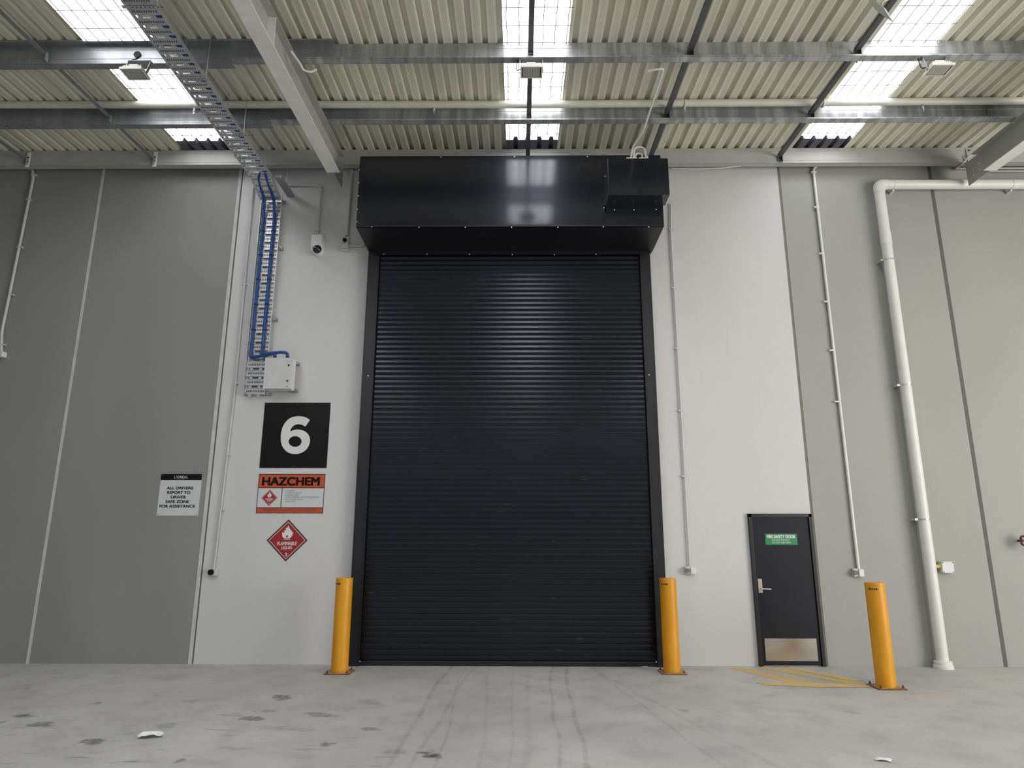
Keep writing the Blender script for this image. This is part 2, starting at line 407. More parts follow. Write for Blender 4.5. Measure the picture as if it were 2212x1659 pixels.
for i, lab in enumerate(('translucent roof skylight strip at the left, beside the cable tray', 'translucent roof skylight strip above the roller shutter',
                         'translucent roof skylight strip at the right, above the fire door')):
    a, b = strip_range(i); t = thing('skylight', lab, 'skylight', ((a+b)/2, YS, RZ(YS)), 'skylight strips in the roof')
    sheet(a-.02, b+.02, YB, YS, .004).build('translucent_sheet', 'skylight', t)
    sheet(a-.02, b+.02, YS-.03, .19, .001).build('end_sheet', 'endsheet', t)
    w = MB(); r = random.Random(i); x = a+.05
    while x < b:
        p = []; y = YS
        while y > -9.3: p.append((x+r.uniform(-.006, .006), y, RZ(y)-.014)); y -= .14
        w.tube(p, .006, 5); x += .15
    y = YS-.22
    while y > -9:
        w.tube([(a-.02, y, RZ(y)-.018), ((a+b)/2, y+r.uniform(-.01, .01), RZ(y)-.02), (b+.02, y, RZ(y)-.018)], .005, 5); y -= .30
    w.build('safety_wire', 'ink_grey', t)

# ------------------------------------------------------------------ roof steel
def purlin(x0, x1, y, label, flip=False, dy=0.0, dep=.29, mat='galv', group='purlins under the roof'):
    y += dy; zt = RZ(y)-.003; zb = zt-dep; s = -1 if flip else 1; mb = MB(); T = .006
    mb.box(x0, x1, y-T/2, y+T/2, zb, zt)
    for zz in (zt-.075, zb+.075): mb.box(x0, x1, y-T/2-.004, y, zz-.006, zz+.006)
    ya, yb = (y, y+.09) if not flip else (y-.09, y)
    mb.box(x0, x1, ya, yb, zt-T, zt); yl = yb if not flip else ya; mb.box(x0, x1, yl-T/2, yl+T/2, zt-.025, zt)
    ya, yb = (y-.10, y) if not flip else (y, y+.10)
    xc, xe = (x0, min(x1, -3.62)) if flip and x0 < 0 else (max(x0, 7.57), x1) if flip else (x0, x1)
    mb.box(xc, xe, ya, yb, zb, zb+T); yl = ya if not flip else yb; mb.box(xc, xe, yl-T/2, yl+T/2, zb, zb+.022)
    return tag(mb.build('purlin', mat, None, ((x0+x1)/2, y, zb)), label, 'purlin', group)
XLAP1 = W(722, 110, Y1).x; XLAP2 = W(774, 240, Y2).x
p1l = purlin(XL, XLAP1, Y1, 'galvanised purlin of the left bay, nearer row with the left floodlight', True, -.010, .28, 'galv2')
p1r = purlin(-3.6, XR, Y1, 'streaky galvanised purlin carrying the middle and right floodlights')
p2l = purlin(XL, XLAP2, Y2, 'galvanised purlin of the left bay, row behind the white roof pipe', True, -.010, .28, 'galv2')
p2r = purlin(-3.6, 7.55, Y2, 'streaky galvanised purlin behind the white roof pipe, above the shutter box')
XLAP3 = W(2131, 240, Y2).x
p2x = purlin(XLAP3, XR, Y2, 'lapped purlin end beside the right rafter', True, -.010, .28, 'galv2')
purlin(XL, XR, Y0, 'galvanised purlin row nearest to the viewer', False, 0)
def chalk(px0, px1, pt, pb, y, par):
    ptext('chalk_mark', 'Z120', px0, px1, pt, pb, y, 'chalk', par, rot=True)
chalk(686, 719, 110, 119, Y1-.018, p1l); chalk(739, 770, 238, 245, Y2-.018, p2l)

YE = -.25
mb = MB(); zt = RZ(YE)-.003; zb = W(1106, 354, YE).z
mb.box(XL, XR, YE-.004, YE+.004, zb, zt); mb.box(XL, XR, YE, YE+.12, zb, zb+.006); mb.box(XL, XR, YE, YE+.12, zt-.006, zt)
for zz in (zt-.06, zb+.05): mb.box(XL, XR, YE-.009, YE, zz-.007, zz+.007)
mb.box(XL, XR, YE+.114, YE+.12, zb, zb+.03)
mb.box(XL, XR, YE+.12, 0, zt-.05, zt-.02)
beam = tag(mb.build('eave_beam', 'paint_grey', None, (0, YE, zb)), 'pale painted eave beam along the top of the wall', 'beam')

def rafter(x, label, side):
    g = thing('rafter', label, 'rafter', (x, YE-.01, 7.27), 'painted steel rafters'); ye = YE-.009; zb = 7.275-SL*(ye); zt = Z0-.293
    MB().box(x-.006, x+.006, YB, -.75, zb+.012, zt-.012).box(x-.006, x+.006, -.75, ye, zb, zt-.012).shear(SL).build('web', 'paint_grey', g)
    MB().box(x-.10, x+.10, YB, -.75, zb, zb+.012).shear(SL).build('bottom_flange', 'paint_white', g)
    MB().box(x-.10, x+.10, YB, YE-.3, zt-.012, zt).shear(SL).build('top_flange', 'paint_grey', g)
    for yy in (-3.62,):
        MB().box(x-.095, x+.095, yy-.005, yy+.005, zb+.012, zt-.012).shear(SL).build('stiffener', 'paint_white', g)
    for yy, zz in ((-.42, .10), (-.42, .20), (-.56, .13), (-.56, .23)):
        z = zb+zz+SL*yy; MB().cyl((x-.016, yy, z), (x+.016, yy, z), .013, 10).build('bolt', 'white', g)
    return g
rafter(-2.862, 'pale painted steel rafter left of the shutter box, ending above the camera', -1)
rafter(7.246, 'pale painted steel rafter cut by the right picture edge', 1)

# struts between the purlins
def strut(x, ya, yb, label, mat, grp):
    g = thing('purlin_strut', label, 'strut', (x, (ya+yb)/2, RZ((ya+yb)/2)-.2), grp); dz = -.175
    mb = MB(); mb.box(x-.033, x+.033, ya+.02, yb-.02, Z0+dz-.004, Z0+dz); mb.box(x-.033, x-.029, ya+.02, yb-.02, Z0+dz, Z0+dz+.045)
    mb.shear(SL).build('bar', mat, g)
    for y in (ya+.010, yb-.010):
        s = 1 if y < (ya+yb)/2 else -1; z = RZ(y)+dz
        k = MB(); k.box(x-.035, x+.035, y-.004, y+.004, z-.07, z+.03); k.box(x+.029, x+.035, y, y+s*.05, z-.10, z+.02)
        k.build('end_bracket', mat, g)
    return g
XS = [W(60, 338, YE).x, W(332, 345, YE).x, W(1140, 330, YE).x, W(1405, 335, YE).x, W(1683, 345, YE).x]
wh = ['far left bay', 'left bay before the cable tray', 'middle skylight', 'roof right of the middle skylight', 'left edge of the right skylight']
seg = [(Y0, Y1, 'front length'), (Y1, Y2, 'middle length'), (Y2, YE, 'rear length at the eave beam')]
for x, w_, l in zip(XS, wh, (1, 1, 0, 0, 0)):
    for ya, yb, sn in seg:
        if x < -7 and ya < Y2: continue
        strut(x, ya+.004, yb-(.006 if yb > -1 else .022), ('grey' if l else 'dark')+' strut under the '+w_+', '+sn, 'strut_l' if l else 'strut', 'struts between the purlins')
for x, lab in ((XS[0], 'white bolted cleat on the eave beam at far left above the thin pipe'), (XS[1], 'white bolted cleat on the eave beam left of the cable tray')):
    x += .03
    g = thing('beam_cleat', lab, 'cleat', (x, YE-.02, 7.8), 'cleats on the eave beam')
    MB().box(x-.035, x+.035, YE-.022, YE-.010, 7.66, 7.93).build('plate', 'paint_white', g, bevel=.006)
    for z in (7.69, 7.76, 7.83, 7.90):
        MB().cyl((x, YE-.022, z), (x, YE-.034, z), .013, 10).build('bolt', 'paint_white' if z in (7.69, 7.9) else 'black', g)
x = W(2090, 320, YE).x
g = thing('hanging_plate', 'pale flat plate hanging from the eave beam beside the right rafter', 'plate', (x, YE-.02, 7.7))
MB().box(x-.045, x+.045, YE-.020, YE-.010, 7.60, 7.93).build('plate', 'paint_grey', g); MB().cyl((x, YE-.02, 7.90), (x, YE-.034, 7.90), .014, 10).build('bolt', 'strut', g)

# long white pipe under the roof
YP = Y2-.16; pa = W(1106, 226, YP); zP = pa.z
g = thing('roof_pipe', 'long off-white pipe running under the roof in front of the purlin', 'pipe', (0, YP, zP))
MB().tube([(XL, YP, W(0, 223, YP).z), (0, YP, zP), (XR, YP, W(2212, 215, YP).z)], .052, 20).build('pipe', 'cream', g)
for px, py in ((421, 229), (938, 231), (1478, 226), (1992, 222)):
    q = W(px, py, YP); k = MB(); k.cyl((q.x, YP, zP-.03), (q.x, YP, zP-.085), .014, 10); k.cyl((q.x, YP, zP-.085), (q.x, YP, zP-.10), .022, 10); k.box(q.x-.008, q.x+.008, YP-.01, YP+.01, zP-.135, zP-.10)
    k.build('sprinkler_head', 'steel', g)
for px in (1479, 1778):
    q = W(px, 222, YP); k = MB(); k.tube([(q.x-.012, YP, zP), (q.x+.012, YP, zP)], .060, 20); k.box(q.x-.012, q.x+.012, YP-.004, YP+.004, zP+.05, RZ(YP)-.005)
    k.build('pipe_hanger', 'cream', g)

# floodlights
def floodlight(px, py, label):
    zF = 7.33; c = Zp(px, py, zF); y = c.y; x = c.x
    g = thing('floodlight', label, 'floodlight', (x, y, zF), 'floodlights hung on the purlin')
    k = MB(); k.box(x-.137, x+.137, y-.107, y+.107, zF+.014, zF+.030)
    for q_ in (-1, 1): k.box(x-.137, x+.137, y+q_*.107, y+q_*.088, zF, zF+.014); k.box(x+q_*.137, x+q_*.116, y-.088, y+.088, zF, zF+.014)
    k.build('rim', 'cream', g)
    MB().box(x-.116, x+.116, y-.088, y+.088, zF+.009, zF+.014).build('gasket', 'black', g)
    MB().tube(fillet([(x-.1, y+.02, zF+.08), (x-.19, y+.03, zF+.05), (x-.17, Y1-.03, RZ(Y1)-.26), (x-.05, Y1-.012, RZ(Y1)-.2)], .08), .006, 8).build('flex_cord', 'black', g)
    k = MB()
    k.box(x-.115, x+.115, y-.085, y+.085, zF+.028, zF+.06)
    for i in range(9): xx = x-.10+i*.025; k.box(xx-.004, xx+.004, y-.07, y+.07, zF+.06, zF+.085)
    k.box(x-.06, x+.05, y-.05, y+.05, zF+.06, zF+.11); k.build('housing', 'cream', g)
    k = MB(); k.box(x-.104, x+.104, y-.076, y+.076, zF+.004, zF+.009); L = k.build('lens', 'lens', g)
    k = MB()
    for i in range(6): xx = x-.075+i*.03; k.box(xx-.002, xx+.002, y-.06, y+.06, zF+.0028, zF+.004)
    k.build('led_strip', 'ink_grey', L)
    zt = RZ(Y1)-.296; k = MB()
    for s in (-1, 1):
        k.prism([(x+s*.139, y-.02, zF+.02), (x+s*.139, y+.02, zF+.02), (x+s*.139, Y1-.03, zt), (x+s*.139, Y1-.08, zt)], (s*.006, 0, 0))
    k.box(x-.145, x+.145, Y1-.09, Y1-.02, zt-.006, zt); k.build('yoke', 'strut_l', g)
    return g
f1 = floodlight(1148, 157, 'cream floodlight hanging above the middle of the roller shutter')
def fcopy(px, py, lab):
    c = Zp(px, py, 7.33); return dup(f1, (c.x, f1.location.y, 7.33), lab)
fl = fcopy(283, 151, 'cream floodlight hanging before the left skylight')
fr = fcopy(2031, 150, 'cream floodlight hanging to the right of the right skylight')
hx = W(297, 118, Y1-.02)
tag(MB().cyl((hx.x, Y1-.012, hx.z), (hx.x, Y1-.03, hx.z), .045, 20).build('cable_grommet', 'black', None, (hx.x, Y1, hx.z)), 'black round cable grommet in the purlin above the left floodlight', 'grommet')
# tilted panel at the top right
A = Zp(1872, -12, 7.62); B = Zp(1912, 17, 7.42); D = Zp(1931, 47, 7.40); B.y -= .0
n_ = (A-B).cross(D-B).normalized()*.012
g = thing('tilted_panel', 'flat white panel hanging tilted at the top right, by the right skylight', 'panel', B)
MB().prism([A, B, D, D+(A-B)], n_).build('panel', 'pvc', g)
e0 = (A+D)/2; MB().tube(fillet([e0, e0+Vector((.05, .03, .12)), (XS[4]+.02, e0.y, RZ(e0.y)-.16)], .06), .012, 8).build('hanger_arm', 'cream', g)

# ------------------------------------------------------------------ cable tray
XT0, XT1 = -4.21, -3.88; ZT = 7.27; YT = -.62; YW = -.11; ZL1 = W(585, 440, YW).z+.02; ZL0 = W(555, 853, YW).z
def rungs(mb, a, b, nrm, n, w=.106):         # strips with slots from a to b (centre line), nrm = opening side
    a = Vector(a); b = Vector(b); d = (b-a).normalized(); L = (b-a).length; nrm = Vector(nrm)
    for i in range(n):
        c = a+d*(L*(i+.5)/n); mb.obox(c, Vector(((XT1-XT0)/2-.004, 0, 0)), d*(w/2), nrm*.0025)
        for s in (-1, 1): mb.obox(c+d*(s*(w/2-.004))+nrm*.006, Vector(((XT1-XT0)/2-.004, 0, 0)), d*.003, nrm*.008)
        for fr in (.24, .66): mb.obox(a+d*(L*(i+1)/n)+Vector((XT0+(XT1-XT0)*fr-(XT0+XT1)/2, 0, 0)), Vector((.022, 0, 0)), d*(L/n/2-w/2+.002), nrm*.002)
        for k in range(11):
            cx = XT0+.035+k*.026
            for q in (-1, 1):
                u = c+nrm*(.0032*q); u.x = cx
                e1 = Vector((.006, 0, 0)); e2 = d*.017
                P = [u-e1-e2, u+e1-e2, u+e1+e2, u-e1+e2]; mb.poly(P, 1)
def rails(mb, a, b, nrm, h=.055):
    a = Vector(a); b = Vector(b); d = (b-a); nrm = Vector(nrm)
    for x in (XT0, XT1): mb.obox(Vector((x, (a.y+b.y)/2, (a.z+b.z)/2))+nrm*(h/2-.006), Vector((.003, 0, 0)), d*.5, nrm*(h/2))
xm = (XT0+XT1)/2
g = thing('cable_tray', 'zinc slotted cable tray running down from the ceiling onto the white wall', 'cable tray', (xm, YW, ZL0))
A_, B_ = (xm, -8.6, ZT), (xm, YT, ZT)
k = MB(); rungs(k, A_, B_, (0, 0, 1), 53); rails(k, A_, B_, (0, 0, 1)); k.build('overhead_run', ['steel', 'slot'], g)
A_, B_ = Vector((xm, YT-.01, ZT)), Vector((xm, YW-.03, ZL1+.02)); nn = Vector((0, -(A_.z-B_.z), -(A_.y-B_.y))).normalized(); nn = nn if nn.z > 0 else -nn
dd = (B_-A_).normalized(); nn = Vector((0, -dd.z, dd.y)); nn = nn if nn.z > 0 else -nn
k = MB(); rungs(k, A_, B_, nn, 4); rails(k, A_, B_, nn); k.build('sloping_run', ['steel', 'slot'], g)
A_, B_ = (xm, YW+.05, ZL1+.15), (xm, YW+.05, ZL0)
k = MB(); rungs(k, A_, B_, (0, -1, 0), 24); rails(k, A_, B_, (0, -1, 0)); k.build('wall_run', ['steel', 'slot'], g)
for px, py in ((612, 437), (607, 537), (595, 690), (581, 851), (533, 851)):
    q = W(px, py, -.03); k = MB(); s = 1 if px > 560 else -1
    k.box(q.x-.03, q.x+.03, -.06, -.003, q.z-.025, q.z+.025); k.cyl((q.x, -.06, q.z), (q.x, -.08, q.z), .012, 8); k.build('wall_clamp', 'galv2', g)
# trapeze hangers
lab = ['nearest zinc channel hanger under the cable tray, at the top picture edge', 'middle zinc channel hanger under the cable tray, over the left skylight', 'rear zinc channel hanger under the cable tray before the wall']
for i, (pxa, py) in enumerate(((264, 15), (387, 172), (480, 292))):
    q = Zp(pxa, py, ZT-.03); x0, x1 = q.x, XT1+.03; y = q.y
    g = thing('tray_hanger', lab[i], 'hanger', ((x0+x1)/2, y, ZT-.05), 'channel hangers of the cable tray')
    k = MB(); k.box(x0, x1, y-.021, y+.021, ZT-.034, ZT-.031); k.box(x0, x1, y-.021, y-.018, ZT-.034, ZT-.004); k.box(x0, x1, y+.018, y+.021, ZT-.034, ZT-.004)
    for j in range(8): xx = x0+.10+j*.045; k.poly([(xx, y-.006, ZT-.0345), (xx+.022, y-.006, ZT-.0345), (xx+.022, y+.006, ZT-.0345), (xx, y+.006, ZT-.0345)], 1)
    k.build('channel', ['steel', 'slot'], g)
    for xx in (x0+.03, x1-.006): MB().cyl((xx, y, ZT-.045), (xx, y, RZ(y)-.002), .005, 8).build('rod', 'steel', g)
q = W(612, 397, -.4); x = q.x
g = thing('wall_bracket', 'dark zinc channel bracket beside the cable tray bend at the wall', 'bracket', (x, -.3, q.z))
k = MB(); k.box(x-.06, x+.05, -.62, -.003, q.z-.02, q.z+.02); k.build('channel', 'galv2', g)
MB().cyl((x+.03, -.35, q.z), (x+.03, -.35, q.z+.3), .005, 8).build('rod', 'steel', g)

# blue cables
def cable(fx, end, label):
    xw = XT0+(XT1-XT0)*fx; r = .024; ex = W(end, 770, -.2)
    zt = W(1106, 760, -.2).z
    zz = W(600, 768, -.2).z; zg = W(600, 772, -.2).z
    if end < 600: path = [(XT0+.255, -8.6, ZT+.03), (XT0+.255, YT-.22, ZT+.03), (xw+.05, YT+.06, ZT+.0), (xw+.015, YW-.05, ZL1+.02), (xw, YW+.015, ZL1-.25), (xw, YW+.012, zz+.12), (xw, YW+.0, zz-.015), (ex.x-.06, -.19, zz+.03), (ex.x, -.2, zz+.02), (ex.x, -.2, zg-.03)]
    else: path = [(XT0+.295, -8.6, ZT+.03), (XT0+.295, YT-.22, ZT+.03), (xw+.01, YT+.06, ZT+.0), (xw, YW-.05, ZL1+.02), (xw, YW+.015, ZL1-.25), (xw, YW+.012, zz+.14), (xw, YW-.05, zz+.03), (ex.x-.10, -.2, zz+.055), (ex.x, -.2, zz+.04), (ex.x, -.2, zg-.03)]
    g = thing('power_cable', label, 'cable', (xw, YW, zz), 'blue cables on the cable tray')
    MB().tube(fillet(path, .10, 6), r, 12).build('sheath', 'cable', g)
    z = ZL1-.5
    while z > zz+.2: MB().tube([(xw, YW+.014, z-.006), (xw, YW+.014, z+.006)], r+.004, 12).build('cable_tie', 'black', g); z -= .42
    return g
cable(.17, 594, 'thick blue cable on the left side of the wall cable tray')
cable(.70, 621, 'thick blue cable on the right side of the wall cable tray')
# enclosure
YF, YK = -.31, -.115
tl, trr, bl, br = W(573, 773, YF), W(631, 773, YF), W(568, 839, YF), W(626, 839, YF); x0 = (tl.x+bl.x)/2; x1 = (trr.x+br.x)/2; z0 = bl.z; z1 = tl.z
g = thing('control_box', 'pale grey metal control box mounted at the foot of the cable tray', 'electrical box', ((x0+x1)/2, YK, z0))
MB().box(x0, x1, YF+.025, YK, z0, z1).build('case', 'pvc', g, bevel=.004)
lid = MB().box(x0-.004, x1+.004, YF, YF+.022, z0-.004, z1+.004).build('lid', 'conduit', g, bevel=.004)
for px, py in ((624, 789), (621, 823)):
    q = W(px, py, YF); MB().cyl((q.x, YF+.002, q.z), (q.x, YF-.010, q.z), .013, 14).build('lock', 'black', lid)
q = W(620, 835, YF); rect(q.x-.014, q.x+.014, q.z-.006, q.z+.006, YF-.001, MB()).build('badge', 'ink_grey', lid)
for px in (594, 621):
    q = W(px, 770, -.2); MB().lathe((q.x, -.2, z1), [(.046, -.002), (.044, .012), (.030, .03), (.028, .045)], 16).build('cable_gland', 'black', g)
for px, py in ((643, 786), (639, 844)):
    q = W(px, py, -.05); MB().box(x1-.10, q.x+.02, -.115, -.003, q.z-.02, q.z+.02).build('mounting_foot', 'galv2', g)

# ------------------------------------------------------------------ roller shutter
GX0, GX1 = -2.395, 2.10; IX0 = -2.225; IX1 = 1.94; YG = -.13; ZH0, ZH1, YH = 6.225, 7.38, -1.0
g = thing('roller_shutter', 'tall black roller shutter closing the wall opening', 'roller shutter', (-.15, 0, 0))
mb = MB(); P = .0795; z = .06; pts = []
ztop = ZH0+.25
while z < ztop:
    for a, b in ((0, 0), (.50, -.009), (.53, -.0105), (.96, -.0105), (.985, -.008)): pts.append((z+a*P, -.065+b))
    z += P
n = mb.add([(IX0-.03, y, zz) for zz, y in pts]+[(IX1+.03, y, zz) for zz, y in pts]); k_ = len(pts)
for i in range(k_-1): mb.face([n+i, n+k_+i, n+k_+i+1, n+i+1])
cur = mb.build('curtain', 'curtain', g)
MB().box(IX0-.02, IX1+.02, -.095, -.045, .004, .065).build('bottom_bar', 'guide', g, bevel=.006)
for a, b, ia in ((GX0, IX0, 1), (IX1, GX1, -1)):
    k = MB(); k.box(a, b, YG, YG+.006, 0, ZH0+.02); k.box(a if ia > 0 else b-.006, a+.006 if ia > 0 else b, YG, 0, 0, ZH0+.02)
    e = b if ia > 0 else a; k.box(e-.005, e+.005, YG-.012, YG+.03, 0, ZH0+.02); k.build('guide_rail', 'guide', g)
hood = MB().box(GX0, -.20, YH, YH+.004, ZH0, ZH1).box(GX0, GX0+.004, YH, -.003, ZH0, ZH1).box(GX0, -.20, YH, -.003, ZH1-.004, ZH1).build('hood_panel', 'black_paint', g)
k = MB(); k.box(-.20, GX1+.045, YH-.006, YH-.002, ZH0, ZH1); k.box(GX1+.041, GX1+.045, YH, -.003, ZH0, ZH1); k.box(-.2, GX1+.045, YH, -.003, ZH1-.004, ZH1); k.build('hood_panel', 'black_paint', g)
k = MB(); k.box(GX0, GX1+.045, YH, YG-.01, ZH0-.012, ZH0-.004); k.box(GX0, GX1+.045, YH-.008, YH+.02, ZH0-.012, ZH0+.02)
k.prism([(GX0+.06, YG-.012, ZH0-.012), (GX1-.06, YG-.012, ZH0-.012), (GX1-.06, YG-.012, ZH0-.07), (GX0+.06, YG-.012, ZH0-.07)], (0, .004, 0)); k.build('hood_soffit', 'guide', g)
sc0 = None
def screw(p, par, d=(0, -1, 0), r=.010, mat='screw', name='screw'):
    d = Vector(d); p = Vector(p); return MB().tube([p, p+d*.003, p+d*.006], [r, r*.95, r*.5], 8).build(name, mat, par)
for px, py in ((803, 490), (905, 491), (1005, 491), (1105, 491), (1205, 491), (1303, 490), (1401, 490)): screw(W(px, py, YH-.010), g)
for px, py in ((776, 338), (952, 339), (1111, 338), (1269, 338)): screw((W(px, py+4, YH-.006).x, YH-.006, ZH1-.02), g)
for px, py in ((774, 366), (773, 395), (772, 423), (770, 452), (769, 479)): screw(W(px+2, py, YH), g)
for px, py in ((829, 546), (922, 546), (1014, 546), (1106, 547), (1197, 547), (1287, 546)): screw(W(px, py+3, YG-.014), g)
for px, py in ((795, 812), (777, 1429)): screw(W(px, py, YG), g)
for px, py in ((1402, 810), (1418, 1430)): screw(W(px, py, YG), g)
# motor cover
YM = -1.33; a = W(1315, 421, YM); b = W(1447, 421, YM); t_ = W(1380, 342, YM)
mc = thing('motor_cover', 'black boxed motor cover on the right end of the shutter box', 'motor cover', ((a.x+b.x)/2, YH, a.z))
k = MB(); k.box(a.x, b.x, YM, YH-.006, a.z, t_.z); k.build('cover', 'black_paint', mc, bevel=.003)
k = MB(); k.box(a.x-.06, a.x, YH-.014, YH-.007, a.z-.10, a.z+.28); k.box(a.x-.02, b.x-.12, YH-.014, YH-.007, a.z-.11, a.z); k.build('fixing_flange', 'black_paint', mc)
for px, py in ((1306, 381), (1305, 449), (1327, 453), (1369, 453), (1417, 452)): screw(W(px, py, YH-.015), mc)
zt_ = t_.z
g = thing('motor_wiring_box', 'small white cable boxes and hoops on top of the motor cover', 'wiring box', (a.x+.4, YM+.1, zt_))
for pxa, pxb in ((1352, 1375), (1379, 1392)):
    p = W(pxa, 340, YM+.08); q = W(pxb, 340, YM+.08); MB().box(p.x, q.x, YM+.03, YM+.13, zt_, zt_+.035).build('box', 'pvc', g)
def hoop(pa, pb, top, rad, r=.014):
    p = W(pa, 338, YM+.08); q = W(pb, 338, YM+.08); h_ = W((pa+pb)/2, top, YM+.08).z
    return MB().tube(fillet([(p.x, YM+.08, zt_+.02), (p.x+.02, YM+.08, h_), (q.x-.01, YM+.08, h_), (q.x, YM+.08, zt_)], rad), r, 10).build('hoop', 'pvc', g)
hoop(1368, 1395, 318, .12); hoop(1371, 1388, 331, .05, .011)
p = W(1398, 340, YM+.08); MB().box(p.x-.012, p.x+.012, YM+.06, YM+.1, zt_, zt_+.08).build('stub', 'pvc', g)
# drop conduit from purlin to motor
p0 = W(1400, 148, Y1-.11); pth = [(p0.x, Y1-.06, p0.z-.0), W(1417, 150, Y1-.10), W(1434, 148, Y1-.12), W(1388, 288, -1.75), W(1366, 318, -1.42), (W(1362, 338, YM+.08).x, YM+.08, zt_+.03)]
tag(MB().tube(fillet(pth, .12), .014, 10).build('drop_conduit', 'pvc', None, pth[-1]), 'white conduit dropping from the purlin to the motor cover', 'conduit')
pth = [W(628, 110, Y1-.35), W(650, 140, Y1-.22), W(655, 152, Y1-.16), W(672, 156, Y1-.13), W(683, 150, Y1-.06)]
tag(MB().tube(fillet(pth, .06), .014, 10).build('flexible_conduit', 'pvc', None, pth[2]), 'short white curved conduit between left rafter and purlin', 'conduit')
# wire coil
k = MB(); r = random.Random(3); cx = W(1142, 285, -1.2)
for i in range(6):
    w_ = r.uniform(.13, .22); hgt = r.uniform(.18, .34); ox = r.uniform(-.04, .04); p = []
    for j in range(13):
        a_ = PI*j/12; p.append((cx.x+ox-w_*math.cos(a_)+r.uniform(-.012, .012), -1.36+.02*i, RZ(-1.36)-.02-.10-hgt*math.sin(a_)**.7+.1+r.uniform(-.01, .01)))
    p[0] = (p[0][0], p[0][1], RZ(-1.36)-.01); p[-1] = (p[-1][0], p[-1][1], RZ(-1.36)-.01); k.tube(p, .0032, 5)
tag(k.build('loose_wire_coil', 'ink_grey', None, (cx.x, -1.36, RZ(-1.36))), 'tangle of loose thin wires hanging before the middle skylight', 'wire')

# ------------------------------------------------------------------ fire door
dx0, dx1, dz = 3.372, 4.30, 2.10
g = thing('door_1', 'charcoal fire door with green notice and steel kick plate', 'door', ((dx0+dx1)/2, 0, 0), None, 'structure')
k = MB(); k.box(dx0, dx0+.05, -.05, 0, 0, dz); k.box(dx1-.05, dx1, -.05, 0, 0, dz); k.box(dx0, dx1, -.05, 0, dz-.05, dz); k.build('door_frame', 'frame', g, bevel=.004)
YD = -.030
leaf = MB().box(dx0+.054, dx1-.054, YD, -.004, .015, dz-.054).build('door_leaf', 'door', g)
def dpt(px, py, y=YD): return W(px, py, y)
q0, q1 = dpt(1649, 1379), dpt(1764, 1428)
MB().box(dx0+.10, dx1-.10, YD-.003, YD, q1.z, q0.z).build('kick_plate', 'kick', leaf)
q = dpt(1642, 1265); hp = MB().box(q.x-.032, q.x+.028, YD-.010, YD, q.z-.10, q.z+.095).build('handle_plate', 'bronze', leaf, bevel=.006)
MB().tube(fillet([(q.x, YD-.008, q.z-.04), (q.x, YD-.055, q.z-.04), (q.x+.135, YD-.055, q.z-.045)], .02), .010, 10).build('lever_handle', 'screw', leaf)
sx0, sx1, sz1, sz0 = dpt(1653, 1165).x, dpt(1722, 1165).x, dpt(1686, 1153).z, dpt(1686, 1177).z
MB().box(sx0, sx1, YD-.003, YD, sz0, sz1).build('safety_notice', 'green', leaf)
YQ = YD-.0045; h_ = sz1-sz0; w_ = sx1-sx0
text('notice_lettering', 'FIRE SAFETY DOOR', sx0+.06*w_, sx1-.06*w_, sz0+.60*h_, sz0+.88*h_, YQ, 'white', leaf, bold=.05)
text('notice_lettering', 'DO NOT OBSTRUCT', sx0+.21*w_, sx1-.23*w_, sz0+.36*h_, sz0+.52*h_, YQ, 'white', leaf)
text('notice_lettering', 'DO NOT KEEP OPEN', sx0+.21*w_, sx1-.21*w_, sz0+.12*h_, sz0+.28*h_, YQ, 'white', leaf)

# ------------------------------------------------------------------ signs on the wall
def plate(px0, px1, pt, pb, th, name, mat, g, shape=None):
    pass
def srect(a, b):                            # wall rectangle from two pixel corner pairs (top-left, bottom-right averaged)
    return a
# number sign
tl, tr_, bl, br = W(573, 870), W(716, 870), W(560, 1011), W(704, 1011); x0, x1, z0, z1 = (tl.x+bl.x)/2, (tr_.x+br.x)/2, (bl.z+br.z)/2, (tl.z+tr_.z)/2
g = thing('number_sign', 'square black sign with a large white numeral 6', 'sign', ((x0+x1)/2, 0, z0))
MB().box(x0, x1, -.005, 0, z0, z1).build('panel', 'sign_black', g)
OUT6 = [(1533,237),(1505,218),(1475,207),(1440,203),(1410,204),(1380,210),(1352,222),(1325,243),(1305,268),(1290,297),(1279,330),(1272,370),(1271,405),(1274,438),(1282,465),(1296,491),(1315,513),(1340,530),(1370,540),(1400,543),(1430,540),(1458,531),(1483,517),(1505,497),(1521,472),(1531,443),(1534,415),(1530,392),(1520,370),(1504,351),(1482,336),(1455,326),(1425,322),(1400,324),(1376,331),(1355,342),(1360,322),(1372,302),(1388,287),(1410,278),(1432,275),(1455,279),(1475,286),(1492,296)]
def fillcurve(name, loops, Y, mat, parent):             # flat outline with holes
    cu = bpy.data.curves.new('t', 'CURVE'); cu.dimensions = '2D'; cu.fill_mode = 'BOTH'
    for lp in loops:
        sp = cu.splines.new('POLY'); sp.points.add(len(lp)-1); sp.use_cyclic_u = True
        for i_, (a_, b_) in enumerate(lp): v = W(a_, b_, Y); sp.points[i_].co = (v.x, v.z, 0, 1)
    ob = bpy.data.objects.new('t', cu); C.objects.link(ob); dg = bpy.context.evaluated_depsgraph_get(); dg.update(); e_ = ob.evaluated_get(dg); me = e_.to_mesh()
    k = MB(); k.add([(v.co.x, Y, v.co.y) for v in me.vertices])
    for p in me.polygons: k.face(tuple(p.vertices))
    e_.to_mesh_clear(); bpy.data.objects.remove(ob); bpy.data.curves.remove(cu)
    return k.build(name, mat, parent)
six = lambda a_, b_: (a_/4.148+300, b_/4.1475+850)
fillcurve('numeral', [[six(*p) for p in OUT6], [six(1400+58*math.cos(2*PI*i/28), 430+48*math.sin(2*PI*i/28)) for i in range(28)]], -.0065, 'white', g)
